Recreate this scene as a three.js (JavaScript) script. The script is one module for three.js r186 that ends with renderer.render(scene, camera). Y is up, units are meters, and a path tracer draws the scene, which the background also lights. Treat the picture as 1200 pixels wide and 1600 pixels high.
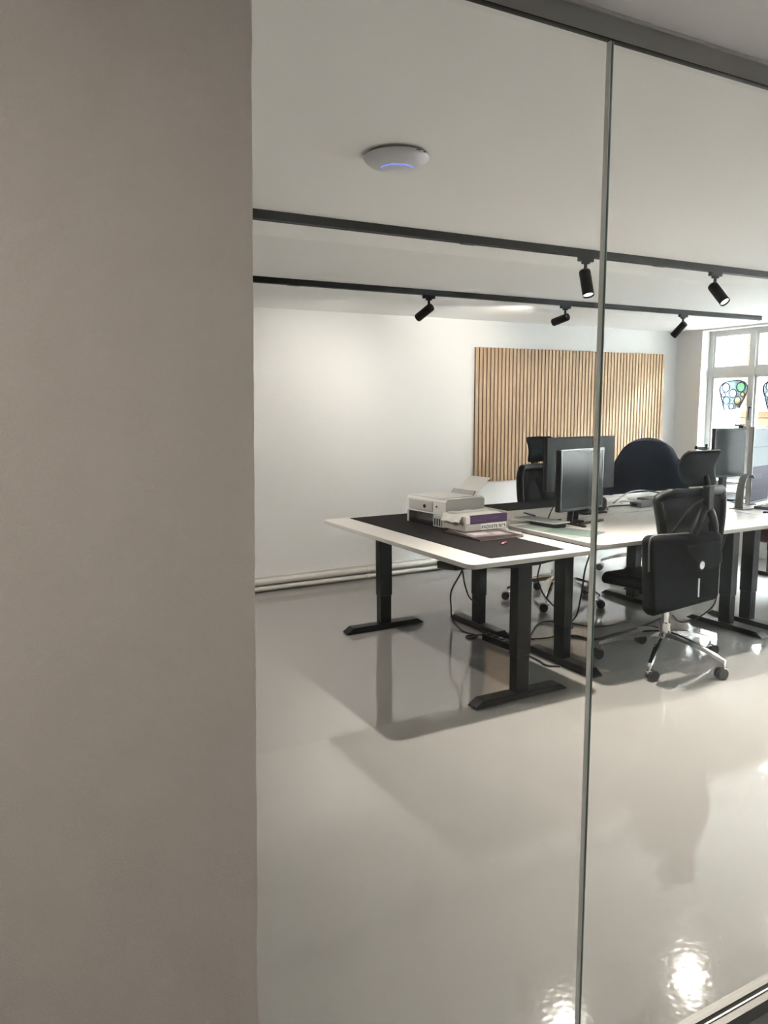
import * as THREE from 'three';
import { RoundedBoxGeometry } from 'three/addons/geometries/RoundedBoxGeometry.js';
import { mergeGeometries } from 'three/addons/utils/BufferGeometryUtils.js';
import { RectAreaLightUniformsLib } from 'three/addons/lights/RectAreaLightUniformsLib.js';

// ------------------------------------------------------------------ camera, sky, lights, exposure
const D2R = Math.PI / 180;
const scene = new THREE.Scene();
const camera = new THREE.PerspectiveCamera(67.28, 0.75, 0.05, 200);
camera.position.set(0, 1.55, 0);
camera.rotation.order = 'YXZ';
camera.rotation.set(-7.92 * D2R, -28.73 * D2R, -0.27 * D2R);
const renderer = new THREE.WebGLRenderer({ antialias: true });
renderer.toneMapping = THREE.LinearToneMapping;
renderer.toneMappingExposure = 3.4;
renderer.shadowMap.enabled = true;
RectAreaLightUniformsLib.init();
scene.background = new THREE.Color(94, 99, 107);
const SPOT_WALL = 1.15, SPOT_ROOM = 8, CORRIDOR = 2.75;
const WARM = new THREE.Color(1, 0.91, 0.82);

// ------------------------------------------------------------------ helpers
function rng(seed) { let s = seed >>> 0; return () => { s = (s + 0x6d2b79f5) >>> 0; let t = s; t = Math.imul(t ^ (t >>> 15), t | 1); t ^= t + Math.imul(t ^ (t >>> 7), t | 61); return ((t ^ (t >>> 14)) >>> 0) / 4294967296; }; }
const used = {};
function numbered(n) { const k = used[n] = (used[n] ?? -1) + 1; return k ? n + '_' + String(k).padStart(3, '0') : n; }
function shade(o) { o.castShadow = true; o.receiveShadow = true; return o; }
function thing(name, label, category, pos = [0, 0, 0], turn = 0, group) {
  const o = new THREE.Group(); o.name = numbered(name); scene.add(o);
  o.position.set(...pos); o.rotation.y = turn;
  o.userData = { label, category }; if (group) o.userData.group = group;
  return o;
}
const G = (g) => Array.isArray(g) ? (g.length === 1 ? g[0] : mergeGeometries(g.map((x) => { const y = x.index ? x.toNonIndexed() : x; for (const k of Object.keys(y.attributes)) if (!['position', 'normal', 'uv'].includes(k)) y.deleteAttribute(k); return y; }))) : g;
function part(name, g, m, parent, label) {
  const o = shade(new THREE.Mesh(G(g), m)); o.name = name; parent.add(o);
  if (label) o.userData.label = label;
  return o;
}
function struct(name, g, m) { const o = shade(new THREE.Mesh(G(g), m)); o.name = numbered(name); o.userData.kind = 'structure'; scene.add(o); return o; }
function structGroup(name) { const o = new THREE.Group(); o.name = numbered(name); o.userData.kind = 'structure'; scene.add(o); return o; }
function solo(name, label, category, g, m, group) { const o = shade(new THREE.Mesh(G(g), m)); o.name = numbered(name); o.userData = { label, category }; if (group) o.userData.group = group; scene.add(o); return o; }
// box given by its extents
const bx = (x0, x1, y0, y1, z0, z1) => { const g = new THREE.BoxGeometry(x1 - x0, y1 - y0, z1 - z0); g.translate((x0 + x1) / 2, (y0 + y1) / 2, (z0 + z1) / 2); return g; };
const rb = (x0, x1, y0, y1, z0, z1, r = 0.004, s = 2) => { const g = new RoundedBoxGeometry(x1 - x0, y1 - y0, z1 - z0, s, r); g.translate((x0 + x1) / 2, (y0 + y1) / 2, (z0 + z1) / 2); return g; };
const cyl = (r0, r1, h, x, y, z, seg = 20) => { const g = new THREE.CylinderGeometry(r1, r0, h, seg); g.translate(x, y + h / 2, z); return g; };
const V = (p) => new THREE.Vector3(...p);
const tube = (pts, r, seg = 0, rad = 8) => new THREE.TubeGeometry(new THREE.CatmullRomCurve3(pts.map(V), false, 'centripetal'), seg || pts.length * 8, r, rad, false);
const rod = (a, b, r0, r1 = r0, seg = 12) => { const d = V(b).sub(V(a)); const g = new THREE.CylinderGeometry(r1, r0, d.length(), seg); g.applyQuaternion(new THREE.Quaternion().setFromUnitVectors(new THREE.Vector3(0, 1, 0), d.clone().normalize())); const m = V(a).add(V(b)).multiplyScalar(0.5); g.translate(m.x, m.y, m.z); return g; };
const lathe = (pts, seg = 32) => new THREE.LatheGeometry(pts.map((p) => new THREE.Vector2(p[0], p[1])), seg);
function roundRect(x0, x1, y0, y1, r) {
  const s = new THREE.Shape();
  s.moveTo(x0 + r, y0); s.lineTo(x1 - r, y0); s.absarc(x1 - r, y0 + r, r, -Math.PI / 2, 0); s.lineTo(x1, y1 - r); s.absarc(x1 - r, y1 - r, r, 0, Math.PI / 2);
  s.lineTo(x0 + r, y1); s.absarc(x0 + r, y1 - r, r, Math.PI / 2, Math.PI); s.lineTo(x0, y0 + r); s.absarc(x0 + r, y0 + r, r, Math.PI, Math.PI * 1.5);
  return s;
}
const ext = (shape, depth, bevel = 0, seg = 1, curve = 10) => new THREE.ExtrudeGeometry(shape, { depth, bevelEnabled: bevel > 0, bevelSize: bevel, bevelThickness: bevel, bevelOffset: -bevel, bevelSegments: seg, curveSegments: curve });
// a flat slab with rounded plan corners, lying on y0
const slab = (x0, x1, z0, z1, y0, h, r, b = 0.002) => { const g = ext(roundRect(x0, x1, -z1, -z0, r), h - 2 * b, b, 2); g.rotateX(-Math.PI / 2); g.translate(0, y0 + b, 0); return g; };
// parametric sheet f(u, v) -> [x, y, z]
function sheet(f, nu, nv, thick = 0) {
  const pos = [], uv = [], idx = [];
  const put = (off) => { for (let j = 0; j <= nv; j++) for (let i = 0; i <= nu; i++) { const u = i / nu, v = j / nv, p = f(u, v); if (off) { const e = 1e-3, a = V(f(Math.min(1, u + e), v)).sub(V(f(Math.max(0, u - e), v))), b = V(f(u, Math.min(1, v + e))).sub(V(f(u, Math.max(0, v - e)))); const n = a.cross(b).normalize().multiplyScalar(off); p[0] += n.x; p[1] += n.y; p[2] += n.z; } pos.push(...p); uv.push(u, v); } };
  put(0); const N = (nu + 1) * (nv + 1), W = nu + 1;
  for (let j = 0; j < nv; j++) for (let i = 0; i < nu; i++) { const a = j * W + i; idx.push(a, a + 1, a + W + 1, a, a + W + 1, a + W); }
  if (thick) {
    put(-thick);
    for (let j = 0; j < nv; j++) for (let i = 0; i < nu; i++) { const a = N + j * W + i; idx.push(a, a + W + 1, a + 1, a, a + W, a + W + 1); }
    const rim = (a, b) => idx.push(a, N + a, b, b, N + a, N + b);
    for (let i = 0; i < nu; i++) { rim(i, i + 1); rim(nv * W + i + 1, nv * W + i); }
    for (let j = 0; j < nv; j++) { rim((j + 1) * W, j * W); rim(j * W + nu, (j + 1) * W + nu); }
  }
  const g = new THREE.BufferGeometry();
  g.setAttribute('position', new THREE.Float32BufferAttribute(pos, 3)); g.setAttribute('uv', new THREE.Float32BufferAttribute(uv, 2));
  g.setIndex(idx); g.computeVertexNormals(); return g;
}
const turned = (g, rx = 0, ry = 0, rz = 0, t = [0, 0, 0]) => { g.applyMatrix4(new THREE.Matrix4().makeRotationFromEuler(new THREE.Euler(rx, ry, rz, 'YXZ'))); g.translate(...t); return g; };

// ------------------------------------------------------------------ procedural textures
function tileNoise(size, seed, octaves) { // periodic value noise, octaves = [[cells, weight], ...]
  const out = new Float32Array(size * size);
  octaves.forEach(([n, w], k) => {
    const r = rng(seed + k * 977), grid = Float32Array.from({ length: n * n }, () => r());
    for (let y = 0; y < size; y++) for (let x = 0; x < size; x++) {
      const fx = x / size * n, fy = y / size * n, x0 = Math.floor(fx), y0 = Math.floor(fy);
      let tx = fx - x0, ty = fy - y0; tx = tx * tx * (3 - 2 * tx); ty = ty * ty * (3 - 2 * ty);
      const x1 = (x0 + 1) % n, y1 = (y0 + 1) % n;
      out[y * size + x] += w * ((grid[y0 * n + x0] * (1 - tx) + grid[y0 * n + x1] * tx) * (1 - ty) + (grid[y1 * n + x0] * (1 - tx) + grid[y1 * n + x1] * tx) * ty);
    }
  });
  return out;
}
function dataTex(size, fn, srgb, rx, ry) {
  const d = new Uint8Array(size * size * 4);
  for (let i = 0; i < size * size; i++) { const c = fn(i); d[4 * i] = c[0]; d[4 * i + 1] = c[1]; d[4 * i + 2] = c[2]; d[4 * i + 3] = 255; }
  const t = new THREE.DataTexture(d, size, size); t.wrapS = t.wrapT = THREE.RepeatWrapping; t.magFilter = THREE.LinearFilter; t.minFilter = THREE.LinearMipmapLinearFilter; t.generateMipmaps = true;
  if (srgb) t.colorSpace = THREE.SRGBColorSpace; t.repeat.set(rx, ry); t.needsUpdate = true; return t;
}
const grey = (a, lo, hi) => (i) => { const v = Math.max(0, Math.min(255, lo + (hi - lo) * a[i])); return [v, v, v]; };
const nFloor = tileNoise(512, 11, [[10, 0.3], [36, 0.3], [110, 0.4]]);
const nWall = tileNoise(512, 23, [[6, 0.35], [24, 0.3], [120, 0.35]]);
const floorBump = dataTex(512, grey(nFloor, 0, 255), false, 7, 6);
const wallBump = dataTex(512, grey(nWall, 0, 255), false, 4, 2);
const paintBump = dataTex(512, grey(tileNoise(512, 31, [[60, 0.4], [160, 0.6]]), 0, 255), false, 5, 4);
const wr = rng(5);
const woodTexs = [0, 1, 2].map((k) => {
  const a = tileNoise(256, 40 + k, [[64, 0.6], [128, 0.4]]), b = tileNoise(256, 60 + k, [[7, 1]]);
  const t = dataTex(256, (i) => { const x = i % 256, y = (i / 256) | 0, g = a[((y >> 5) % 256) * 256 + x] * 0.6 + b[i] * 0.4; const v = 0.82 + 0.3 * (g - 0.5); return [Math.min(255, 222 * v), Math.min(255, 187 * v), Math.min(255, 148 * v)]; }, true, 1, 1);
  return t;
});
const feltTex = dataTex(256, grey(tileNoise(256, 77, [[128, 0.6], [64, 0.4]]), 0, 255), false, 8, 4);
const meshTex = dataTex(64, (i) => { const x = i % 64, y = (i / 64) | 0; const on = (x % 8 < 4) || (y % 8 < 4); return on ? [255, 255, 255] : [40, 40, 40]; }, false, 12, 10);

// ------------------------------------------------------------------ materials
const M = (c, rough = 0.6, more = {}) => new THREE.MeshPhysicalMaterial({ color: Array.isArray(c) ? new THREE.Color().setRGB(...c) : new THREE.Color(c), roughness: rough, ...more });
const mWall = M([0.82, 0.805, 0.79], 0.85, { bumpMap: wallBump, bumpScale: 0.0012 });
const mWallNear = M([0.72, 0.68, 0.635], 0.9, { bumpMap: paintBump, bumpScale: 0.0006 });
const mCeil = M([0.88, 0.865, 0.85], 0.9);
const mFloor = M([0.3, 0.289, 0.275], 0.05, { bumpMap: floorBump, bumpScale: 0.0004, ior: 2.0 });
const mAlu = M([0.32, 0.31, 0.29], 0.45, { metalness: 0.6 });
const mRail = M([0.13, 0.125, 0.115], 0.4, { metalness: 0.5 });
const mAluLight = M([0.6, 0.58, 0.54], 0.4, { metalness: 0.5 });
const mGlass = M([0.97, 0.985, 0.975], 0.0, { transmission: 1, thickness: 0, ior: 1.5 });
const mGlassEdge = M([0.1, 0.17, 0.15], 0.15);
const mSeal = M([0.8, 0.8, 0.77], 0.15);
const mSealGreen = M([0.32, 0.42, 0.38], 0.15);
const mPipe = M([0.7, 0.67, 0.62], 0.65);
const mBlackMetal = M([0.004, 0.004, 0.0045], 0.35, { specularIntensity: 0.5 });
const mTrack = M([0.006, 0.006, 0.0065], 0.5, { specularIntensity: 0.5 });
const mTop = M([0.46, 0.445, 0.42], 0.45);
const mEdge = M([0.6, 0.58, 0.54], 0.5);
const mMat = M([0.0125, 0.0105, 0.0105], 0.95, { specularIntensity: 0.3, bumpMap: feltTex, bumpScale: 0.0006 });
const mBlack = M([0.006, 0.0065, 0.007], 0.5, { specularIntensity: 0.5 });
const mBlackSoft = M([0.0055, 0.006, 0.0065], 0.9, { specularIntensity: 0.3 });
const mChairFrame = M([0.006, 0.007, 0.0075], 0.5, { specularIntensity: 0.5 });
const mChairMesh = M([0.009, 0.01, 0.011], 0.9, { specularIntensity: 0.3, transparent: true, opacity: 0.84, side: THREE.DoubleSide });
const mHeadMesh = M([0.008, 0.009, 0.01], 0.75, { specularIntensity: 0.25, side: THREE.DoubleSide });
const mChrome = M([0.75, 0.75, 0.75], 0.12, { metalness: 1 });
const mWheel = M([0.014, 0.014, 0.015], 0.4);
const mWheelGrey = M([0.25, 0.25, 0.25], 0.4);
const mScreen = M([0.007, 0.009, 0.01], 0.1, { specularIntensity: 0.2 });
const mBezel = M([0.006, 0.007, 0.008], 0.4, { specularIntensity: 0.5 });
const mSilver = M([0.6, 0.6, 0.6], 0.3, { metalness: 0.6 });
const mPrinter = M([0.62, 0.61, 0.59], 0.55);
const mPrinterGrey = M([0.4, 0.4, 0.39], 0.55);
const mPaper = M([0.74, 0.72, 0.69], 0.8, { side: THREE.DoubleSide });
const mPaperPack = M([0.62, 0.6, 0.56], 0.5);
const mPurple = M([0.07, 0.035, 0.1], 0.4);
const mDarkRed = M([0.03, 0.01, 0.01], 0.5);
const mJacket = M([0.013, 0.0155, 0.024], 0.95, { specularIntensity: 0.3, side: THREE.DoubleSide });
const mFrameWhite = M([0.68, 0.68, 0.66], 0.4);
const mLead = M([0.06, 0.06, 0.07], 0.5);
const mCable = M([0.006, 0.006, 0.0065], 0.5);
const mCableGrey = M([0.2, 0.19, 0.18], 0.5);
const lampGlow = new THREE.MeshStandardMaterial({ color: 0x222222, emissive: new THREE.Color(1, 0.94, 0.86), emissiveIntensity: 6 });

// ------------------------------------------------------------------ the room
const H = 2.33, ZB = -6.03, XR = 7.0, HC = 2.248, ZP = -1.12;
struct('floor', bx(-3.2, 7.45, -0.1, 0, -6.3, 1.1), mFloor);
struct('ceiling', bx(-0.7, 7.5, H, H + 0.12, ZB - 0.25, -1.14), mCeil);
struct('ceiling', bx(-3.2, 8.2, HC, HC + 0.19, -1.14, 1.1), mCeil);
struct('wall_back', bx(-0.7, 7.5, -0.05, H, ZB - 0.25, ZB), mWall);
struct('wall_left', bx(-0.7, -0.5, -0.05, H, ZB, -1.18), mWall);
// right wall with deep window openings: [z0, z1]
const OPEN = [[-5.70, -4.64], [-4.25, -2.95], [-2.65, -1.35]], SILL = 0.74, HEAD = 2.31, XO = 7.45;
struct('wall_right', [
  bx(XR, XO, -0.05, H, ZB, OPEN[0][0]), bx(XR, XO, -0.05, H, OPEN[0][1], OPEN[1][0]), bx(XR, XO, -0.05, H, OPEN[1][1], OPEN[2][0]), bx(XR, XO, -0.05, H, OPEN[2][1], -1.14),
  ...OPEN.flatMap(([a, b]) => [bx(XR, XO, -0.05, SILL, a, b), bx(XR, XO, HEAD, H, a, b)])], mWall);
struct('wall_upper_floors', bx(XR, XO, H + 0.12, 22, -70, 60), mWall);
// corridor shell
struct('wall_corridor_rear', bx(-3.2, 8.2, -0.05, HC, 0.9, 1.1), M([0.035, 0.035, 0.035], 0.8));
struct('wall_corridor_left', bx(-3.2, -3.0, -0.05, HC, -1.06, 0.9), mWallNear);
struct('wall_corridor_right', bx(8.0, 8.2, -0.05, HC, -1.14, 0.9), mWallNear);
// foreground wall with a slightly uneven, out-of-plumb plastered edge
{
  const s = new THREE.Shape(), r = rng(9), edge = (y) => 0.3495 + 0.0219 * (y - 0.6);
  s.moveTo(-3.2, -0.02); s.lineTo(edge(-0.02), -0.02);
  for (let y = 0.02; y < 2.25; y += 0.028) s.lineTo(edge(y) + (r() - 0.5) * 0.0008 - (y < 0.78 && y > 0.2 ? 0.0012 * (Math.sin(y * 31) > 0.3 ? 1 : 0) : 0) - (y > 2.02 ? -0.001 : 0), y);
  s.lineTo(edge(HC), HC); s.lineTo(-3.2, HC);
  const g = ext(s, 0.11); g.translate(0, 0, -1.17);
  struct('wall_front', g, mWallNear);
}
// glass partition
{
  const p = structGroup('window_4');
  part('glass_pane', bx(0.3, 1.0845, 0.02, 2.208, ZP - 0.005, ZP + 0.005), mGlass, p);
  part('glass_pane', bx(1.0927, 8.0, 0.02, 2.208, ZP - 0.005, ZP + 0.005), mGlass, p);
  part('joint_seal', bx(1.0845, 1.087, 0.03, 2.207, ZP - 0.005, ZP + 0.005), mSeal, p, 'pale polished edge of the glass joint');
  part('joint_edge', bx(1.087, 1.0907, 0.03, 2.207, ZP - 0.005, ZP + 0.005), mGlassEdge, p, 'dark green glass edge at the joint');
  part('joint_seal', bx(1.0907, 1.0927, 0.03, 2.207, ZP - 0.005, ZP + 0.005), mSealGreen, p, 'pale green glass edge at the joint');
  part('top_rail', bx(0.3, 8.0, 2.2045, HC + 0.001, ZP - 0.003, ZP + 0.007), mAlu, p);
  part('rail_gasket', bx(0.3, 8.0, 2.2025, 2.2047, ZP - 0.004, ZP + 0.008), mBlack, p, 'thin dark seal under the rail');
  part('rail_trim', bx(0.3, 8.0, HC - 0.005, HC + 0.001, ZP + 0.007, ZP + 0.012), mAluLight, p);
  part('bottom_rail', [bx(0.3, 8.0, 0, 0.038, ZP + 0.007, ZP + 0.03), bx(0.3, 8.0, 0, 0.038, ZP - 0.03, ZP - 0.007), bx(0.3, 8, 0, 0.02, ZP - 0.007, ZP + 0.007)], mRail, p);
  part('bottom_gasket', [bx(0.3, 8.0, 0.038, 0.0405, ZP + 0.006, ZP + 0.01)], mAluLight, p);
}
// windows in the right wall
function windowUnit(a, b, n) {
  const w = structGroup('window_' + n), x0 = 7.12, x1 = 7.19, mid = (a + b) / 2, TR = 1.875;
  part('frame', [bx(x0, x1, SILL, HEAD, a, a + 0.05), bx(x0, x1, SILL, HEAD, b - 0.05, b), bx(x0, x1, HEAD - 0.04, HEAD, a + 0.05, b - 0.05), bx(x0, x1, SILL, SILL + 0.05, a + 0.05, b - 0.05),
    bx(x0 - 0.012, x1, SILL + 0.05, HEAD - 0.04, mid - 0.03, mid + 0.03), bx(x0 - 0.005, x1, TR - 0.04, TR + 0.04, a + 0.05, mid - 0.03), bx(x0 - 0.005, x1, TR - 0.04, TR + 0.04, mid + 0.03, b - 0.05)], mFrameWhite, w);
  part('window_sill', rb(6.94, 7.12, SILL - 0.03, SILL + 0.012, a - 0.04, b + 0.04, 0.006), mFrameWhite, w);
  for (const [c, d] of [[a + 0.05, mid - 0.03], [mid + 0.03, b - 0.05]]) for (const [e, f] of [[SILL + 0.05, TR - 0.04], [TR + 0.04, HEAD - 0.04]]) {
    const s = 0.022;
    const sash = part('sash', [bx(x0 + 0.01, x1 - 0.015, e, f, c, c + s), bx(x0 + 0.01, x1 - 0.015, e, f, d - s, d), bx(x0 + 0.01, x1 - 0.015, e, e + s, c + s, d - s), bx(x0 + 0.01, x1 - 0.015, f - s, f, c + s, d - s)], mFrameWhite, w);
    part('pane', bx(x0 + 0.03, x0 + 0.034, e + s, f - s, c + s, d - s), mGlass, sash);
    const bars = [];
    if (e > TR) { bars.push(bx(x0 + 0.034, x0 + 0.04, e + s, f - s, (c + d) / 2 + 0.025, (c + d) / 2 + 0.031), bx(x0 + 0.034, x0 + 0.04, (e + f) / 2 + 0.045, (e + f) / 2 + 0.05, c + s, d - s)); }
    else { bars.push(bx(x0 + 0.034, x0 + 0.04, 1.398, 1.406, c + s, d - s)); }
    part('glazing_bar', bars, mLead, sash);
  }
  part('handle', [rb(x0 - 0.03, x0 - 0.012, 1.38, 1.52, mid - 0.006, mid + 0.006, 0.004), rb(x0 - 0.035, x0 - 0.01, 1.5, 1.515, mid - 0.004, mid + 0.035, 0.004)], mBlack, w, 'dark window handle');
  // stained glass shield hung against each lower pane
  const glassC = (r, g, bl) => M([r, g, bl], 0.15, { transmission: 0.85, thickness: 0 });
  for (const [c, d] of [[a + 0.05, mid - 0.03], [mid + 0.03, b - 0.05]]) {
    const X = x0 + 0.016, cz = (c + d) / 2 + 0.03, P = (px, py) => [X, 1.782 - (py - 770) / 12 * 0.00675, cz + (px - 600) / 12 * 0.0084];
    const sg = part('shield_rim', tube([[370, 960], [372, 880], [440, 800], [580, 765], [720, 770], [815, 820], [850, 900], [835, 980], [790, 1100], [730, 1250], [715, 1350], [600, 1365], [500, 1350], [455, 1270], [420, 1140], [370, 960]].map((q) => P(...q)), 0.0075, 90, 6), mLead, w, 'dark lead outline of a stained glass shield');
    const cols = [[475, 890, 78, .55, .57, .58], [730, 887, 86, .3, .56, .44], [600, 1000, 78, .5, .52, .58], [440, 1025, 42, .52, .56, .55], [768, 1022, 42, .58, .55, .38], [500, 1130, 70, .3, .54, .5], [685, 1130, 70, .52, .55, .4], [585, 1236, 52, .5, .55, .57]];
    { const sh = new THREE.Shape(); [[372, 960], [372, 880], [440, 800], [580, 765], [720, 770], [815, 820], [850, 900], [835, 980], [790, 1100], [722, 1296], [600, 1304], [470, 1298], [420, 1140]].forEach((q, i) => { const p = P(...q); i ? sh.lineTo(p[2], p[1]) : sh.moveTo(p[2], p[1]); }); for (const [px, py, r] of cols) { const p = P(px, py), h = new THREE.Path(); h.absarc(p[2], p[1], r / 12 * 0.0067, 0, Math.PI * 2, true); sh.holes.push(h); } const g = ext(sh, 0.002); g.rotateY(-Math.PI / 2); g.translate(X + 0.006, 0, 0); part('glass_ground', g, glassC(0.3, 0.38, 0.44), sg, 'blue grey ground glass'); }
    for (const [px, py, r, cr, cg, cb] of cols) {
      const q = P(px, py), rr = r / 12 * 0.0068, g = new THREE.CylinderGeometry(rr, rr, 0.004, 24); g.rotateZ(Math.PI / 2); g.translate(...q);
      part('glass_roundel', g, glassC(cr, cg, cb), sg);
      const t = new THREE.TorusGeometry(rr, 0.006, 6, 24); t.rotateY(Math.PI / 2); t.translate(...q);
      part('lead_ring', t, mLead, sg);
    }
    for (const [px, py] of [[490, 965], [715, 965], [600, 850], [600, 1080], [700, 1230]]) { const g = new THREE.CylinderGeometry(0.012, 0.012, 0.004, 4); g.rotateZ(Math.PI / 2); g.translate(...P(px, py)); part('glass_chip', g, glassC(0.55, 0.3, 0.3), sg); }
    { const q = P(585, 1310), g = bx(q[0] - 0.002, q[0] + 0.002, q[1] - 0.018, q[1] + 0.018, q[2] - 0.065, q[2] + 0.065); part('glass_band', g, glassC(0.55, 0.32, 0.27), sg); }
  }
}
OPEN.forEach(([a, b], i) => windowUnit(a, b, i + 1));

// ------------------------------------------------------------------ the street outside
{
  const t = thing('building', 'cream house front with an orange base seen through the window', 'building', [0, 0, 0]);
  part('wall', bx(13.2, 15, 1.45, 4.6, -70, -6.8), M([0.1, 0.098, 0.095], 0.9, { specularIntensity: 0 }), t);
  part('base_wall', bx(13.1, 15, -1, 1.45, -9.72, -6.8), M([0.024, 0.0105, 0.0065], 0.9, { specularIntensity: 0 }), t, 'orange painted base');
  part('pilaster', bx(13.0, 13.2, 1.45, 4.6, -9.78, -9.56), M([0.024, 0.0155, 0.011], 0.9, { specularIntensity: 0 }), t, 'pale orange pilaster');
  part('cornice', bx(12.95, 13.2, 1.4, 1.5, -9.6, -6.8), M([0.09, 0.085, 0.08], 0.9, { specularIntensity: 0 }), t);
  const n = thing('building', 'grey stone house front beyond the right edge of the window', 'building', [0, 0, 0]);
  part('wall', bx(13.15, 15, -1, 5.2, -6.8, 60), M([0.2, 0.195, 0.185], 0.9), n);
  struct('street_ground', bx(7.5, 40, -1.1, -0.9, -70, -4.5), M([0.1, 0.1, 0.1], 0.95));
  struct('street_ground', bx(7.5, 13.1, -1.1, -0.9, -4.5, 60), M([0.55, 0.54, 0.52], 0.95));
}

// ------------------------------------------------------------------ pipes along the back wall
{
  const mk = (y, r, label) => {
    const t = thing('heating_pipe', label, 'pipe', [0, y, ZB + 0.035]);
    part('pipe', rod([-0.5, 0, 0], [XR, 0, 0], r, r, 20), mPipe, t);
    for (const x of [3.12, 4.6, 6.3]) part('pipe_clip', [rod([x - 0.015, 0, 0], [x + 0.015, 0, 0], r + 0.006, r + 0.006, 20), bx(x - 0.01, x + 0.01, -0.008, 0.008, -0.035, 0)], mPipe, t);
    return t;
  };
  mk(0.092, 0.026, 'upper and thicker of two cream pipes running along the back wall');
  mk(0.034, 0.019, 'lower and thinner of two cream pipes running just above the floor');
  struct('baseboard_back', bx(-0.5, XR, 0.115, 0.128, ZB, ZB + 0.012), mPipe);
}

// ------------------------------------------------------------------ slatted wall panel
{
  const x0 = 4.283, x1 = 6.79, y0 = 0.812, y1 = 2.082;
  const t = thing('slatted_wall_panel', 'wide oak slatted acoustic panel mounted on the white back wall', 'wall panel', [x0, y0, ZB]);
  part('backing', bx(0, x1 - x0, 0.002, y1 - y0 - 0.002, 0, 0.009), M([0.03, 0.024, 0.02], 0.95, { bumpMap: feltTex, bumpScale: 0.0005 }), t, 'dark felt backing');
  const n = 57, pitch = (x1 - x0 + 0.013) / n, w = pitch - 0.013, r = rng(3);
  const g = rb(0, w, 0, y1 - y0, 0.009, 0.023, 0.0015, 1);
  const mats = woodTexs.flatMap((tex, k) => [0.94, 1, 1.05].map((f) => M([1.0 * f, 0.99 * f, 0.97 * f], 0.55, { map: tex })));
  for (let i = 0; i < n; i++) { const s = part('slat', g, mats[Math.floor(r() * mats.length)], t); s.position.x = i * pitch; }
}

// ------------------------------------------------------------------ ceiling: access point, tracks, spotlights
{
  const t = thing('wireless_access_point', 'round white dome with a blue light ring on the ceiling', 'access point', [1.265, H, -2.215]);
  part('base_plate', cyl(0.094, 0.094, 0.008, 0, -0.008, 0, 40), M([0.1, 0.1, 0.1], 0.6), t, 'thin dark gap ring');
  const pts = [[0, -0.046], [0.03, -0.0455], [0.06, -0.0415], [0.085, -0.032], [0.1, -0.02], [0.1045, -0.012], [0.103, -0.008], [0.09, -0.007]];
  part('dome', lathe(pts, 48), M([0.62, 0.62, 0.66], 0.35), t);
  const ring = new THREE.TorusGeometry(0.05, 0.0026, 8, 48, Math.PI * 0.8); ring.rotateZ(Math.PI * 0.1); ring.rotateX(-Math.PI / 2); ring.rotateY(-0.5 + Math.PI); ring.translate(0, -0.0428, 0);
  part('light_ring', ring, new THREE.MeshStandardMaterial({ color: 0x3344cc, emissive: new THREE.Color(0.18, 0.22, 1), emissiveIntensity: 0.45 }), t, 'glowing blue ring');
  part('vent_slot', [bx(0.01, 0.025, -0.013, -0.0105, 0.1015, 0.1045), bx(0.035, 0.05, -0.013, -0.0105, 0.088, 0.096)], mBlack, t);
}
const Z1 = -3.08, Z2 = -4.62, TY = 2.294;
function track(x0, x1, z, label, breaks) {
  const t = thing('lighting_track', label, 'lighting track', [0, H, z]);
  part('rail', [bx(x0, x1, -0.036, 0, -0.018, -0.013), bx(x0, x1, -0.036, 0, 0.013, 0.018), bx(x0, x1, -0.012, 0, -0.013, 0.013), bx(x0, x1, -0.036, -0.033, -0.013, -0.006), bx(x0, x1, -0.036, -0.033, 0.006, 0.013)], mTrack, t);
  part('end_cap', rb(x1 - 0.004, x1 + 0.006, -0.038, 0, -0.019, 0.019, 0.002), mTrack, t);
  for (const x of breaks) part('connector', bx(x - 0.04, x + 0.04, -0.0385, -0.001, -0.0195, 0.0195), mBlack, t);
  return t;
}
track(-0.45, 6.6, Z1, 'front black lighting track nearest the glass', [2.15, 3.42]);
track(-0.45, 6.42, Z2, 'rear black lighting track nearer the slatted wall panel', [1.9]);
function spot(x, z, dir, label, intensity, angle, lit) {
  const d = V(dir).normalize();
  const t = thing('track_spotlight', label, 'spotlight', [x, TY, z], 0);
  part('adapter', [rb(-0.045, 0.045, -0.022, 0.002, -0.014, 0.014, 0.003), rb(-0.02, 0.02, -0.034, -0.02, -0.012, 0.012, 0.003)], mTrack, t);
  part('stem', [rod([0, -0.034, 0], [0, -0.085, 0], 0.009), rb(-0.012, 0.012, -0.095, -0.075, -0.01, 0.01, 0.003)], mTrack, t);
  // body pivots near its rear end
  const piv = new THREE.Vector3(0, -0.09, 0), a = piv.clone().addScaledVector(d, -0.03), L = 0.145;
  const q = new THREE.Quaternion().setFromUnitVectors(new THREE.Vector3(0, -1, 0), d);
  const body = lathe([[0, 0.0], [0.02, 0], [0.027, -0.004], [0.0295, -0.012], [0.0295, -L], [0.0265, -L], [0.0245, -L + 0.012], [0, -L + 0.013]], 28);
  body.applyQuaternion(q); body.translate(a.x, a.y, a.z);
  const b = part('body', body, mTrack, t);
  const lens = lathe([[0, -L + 0.004], [0.012, -L + 0.005], [0.024, -L + 0.0105]], 24); lens.applyQuaternion(q); lens.translate(a.x, a.y, a.z);
  part('lamp_lens', lens, lampGlow, b, 'bright glowing lens');
  const l = new THREE.SpotLight(WARM, intensity, 0, angle, 0.9, 2);
  const lp = a.clone().addScaledVector(d, L + 0.006);
  l.position.copy(lp); l.target.position.copy(lp.clone().add(d)); l.castShadow = true; l.shadow.mapSize.set(1024, 1024); l.shadow.radius = 1.2; l.name = 'lamp_light';
  t.add(l, l.target); l.target.name = 'lamp_target';
  return t;
}
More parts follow.
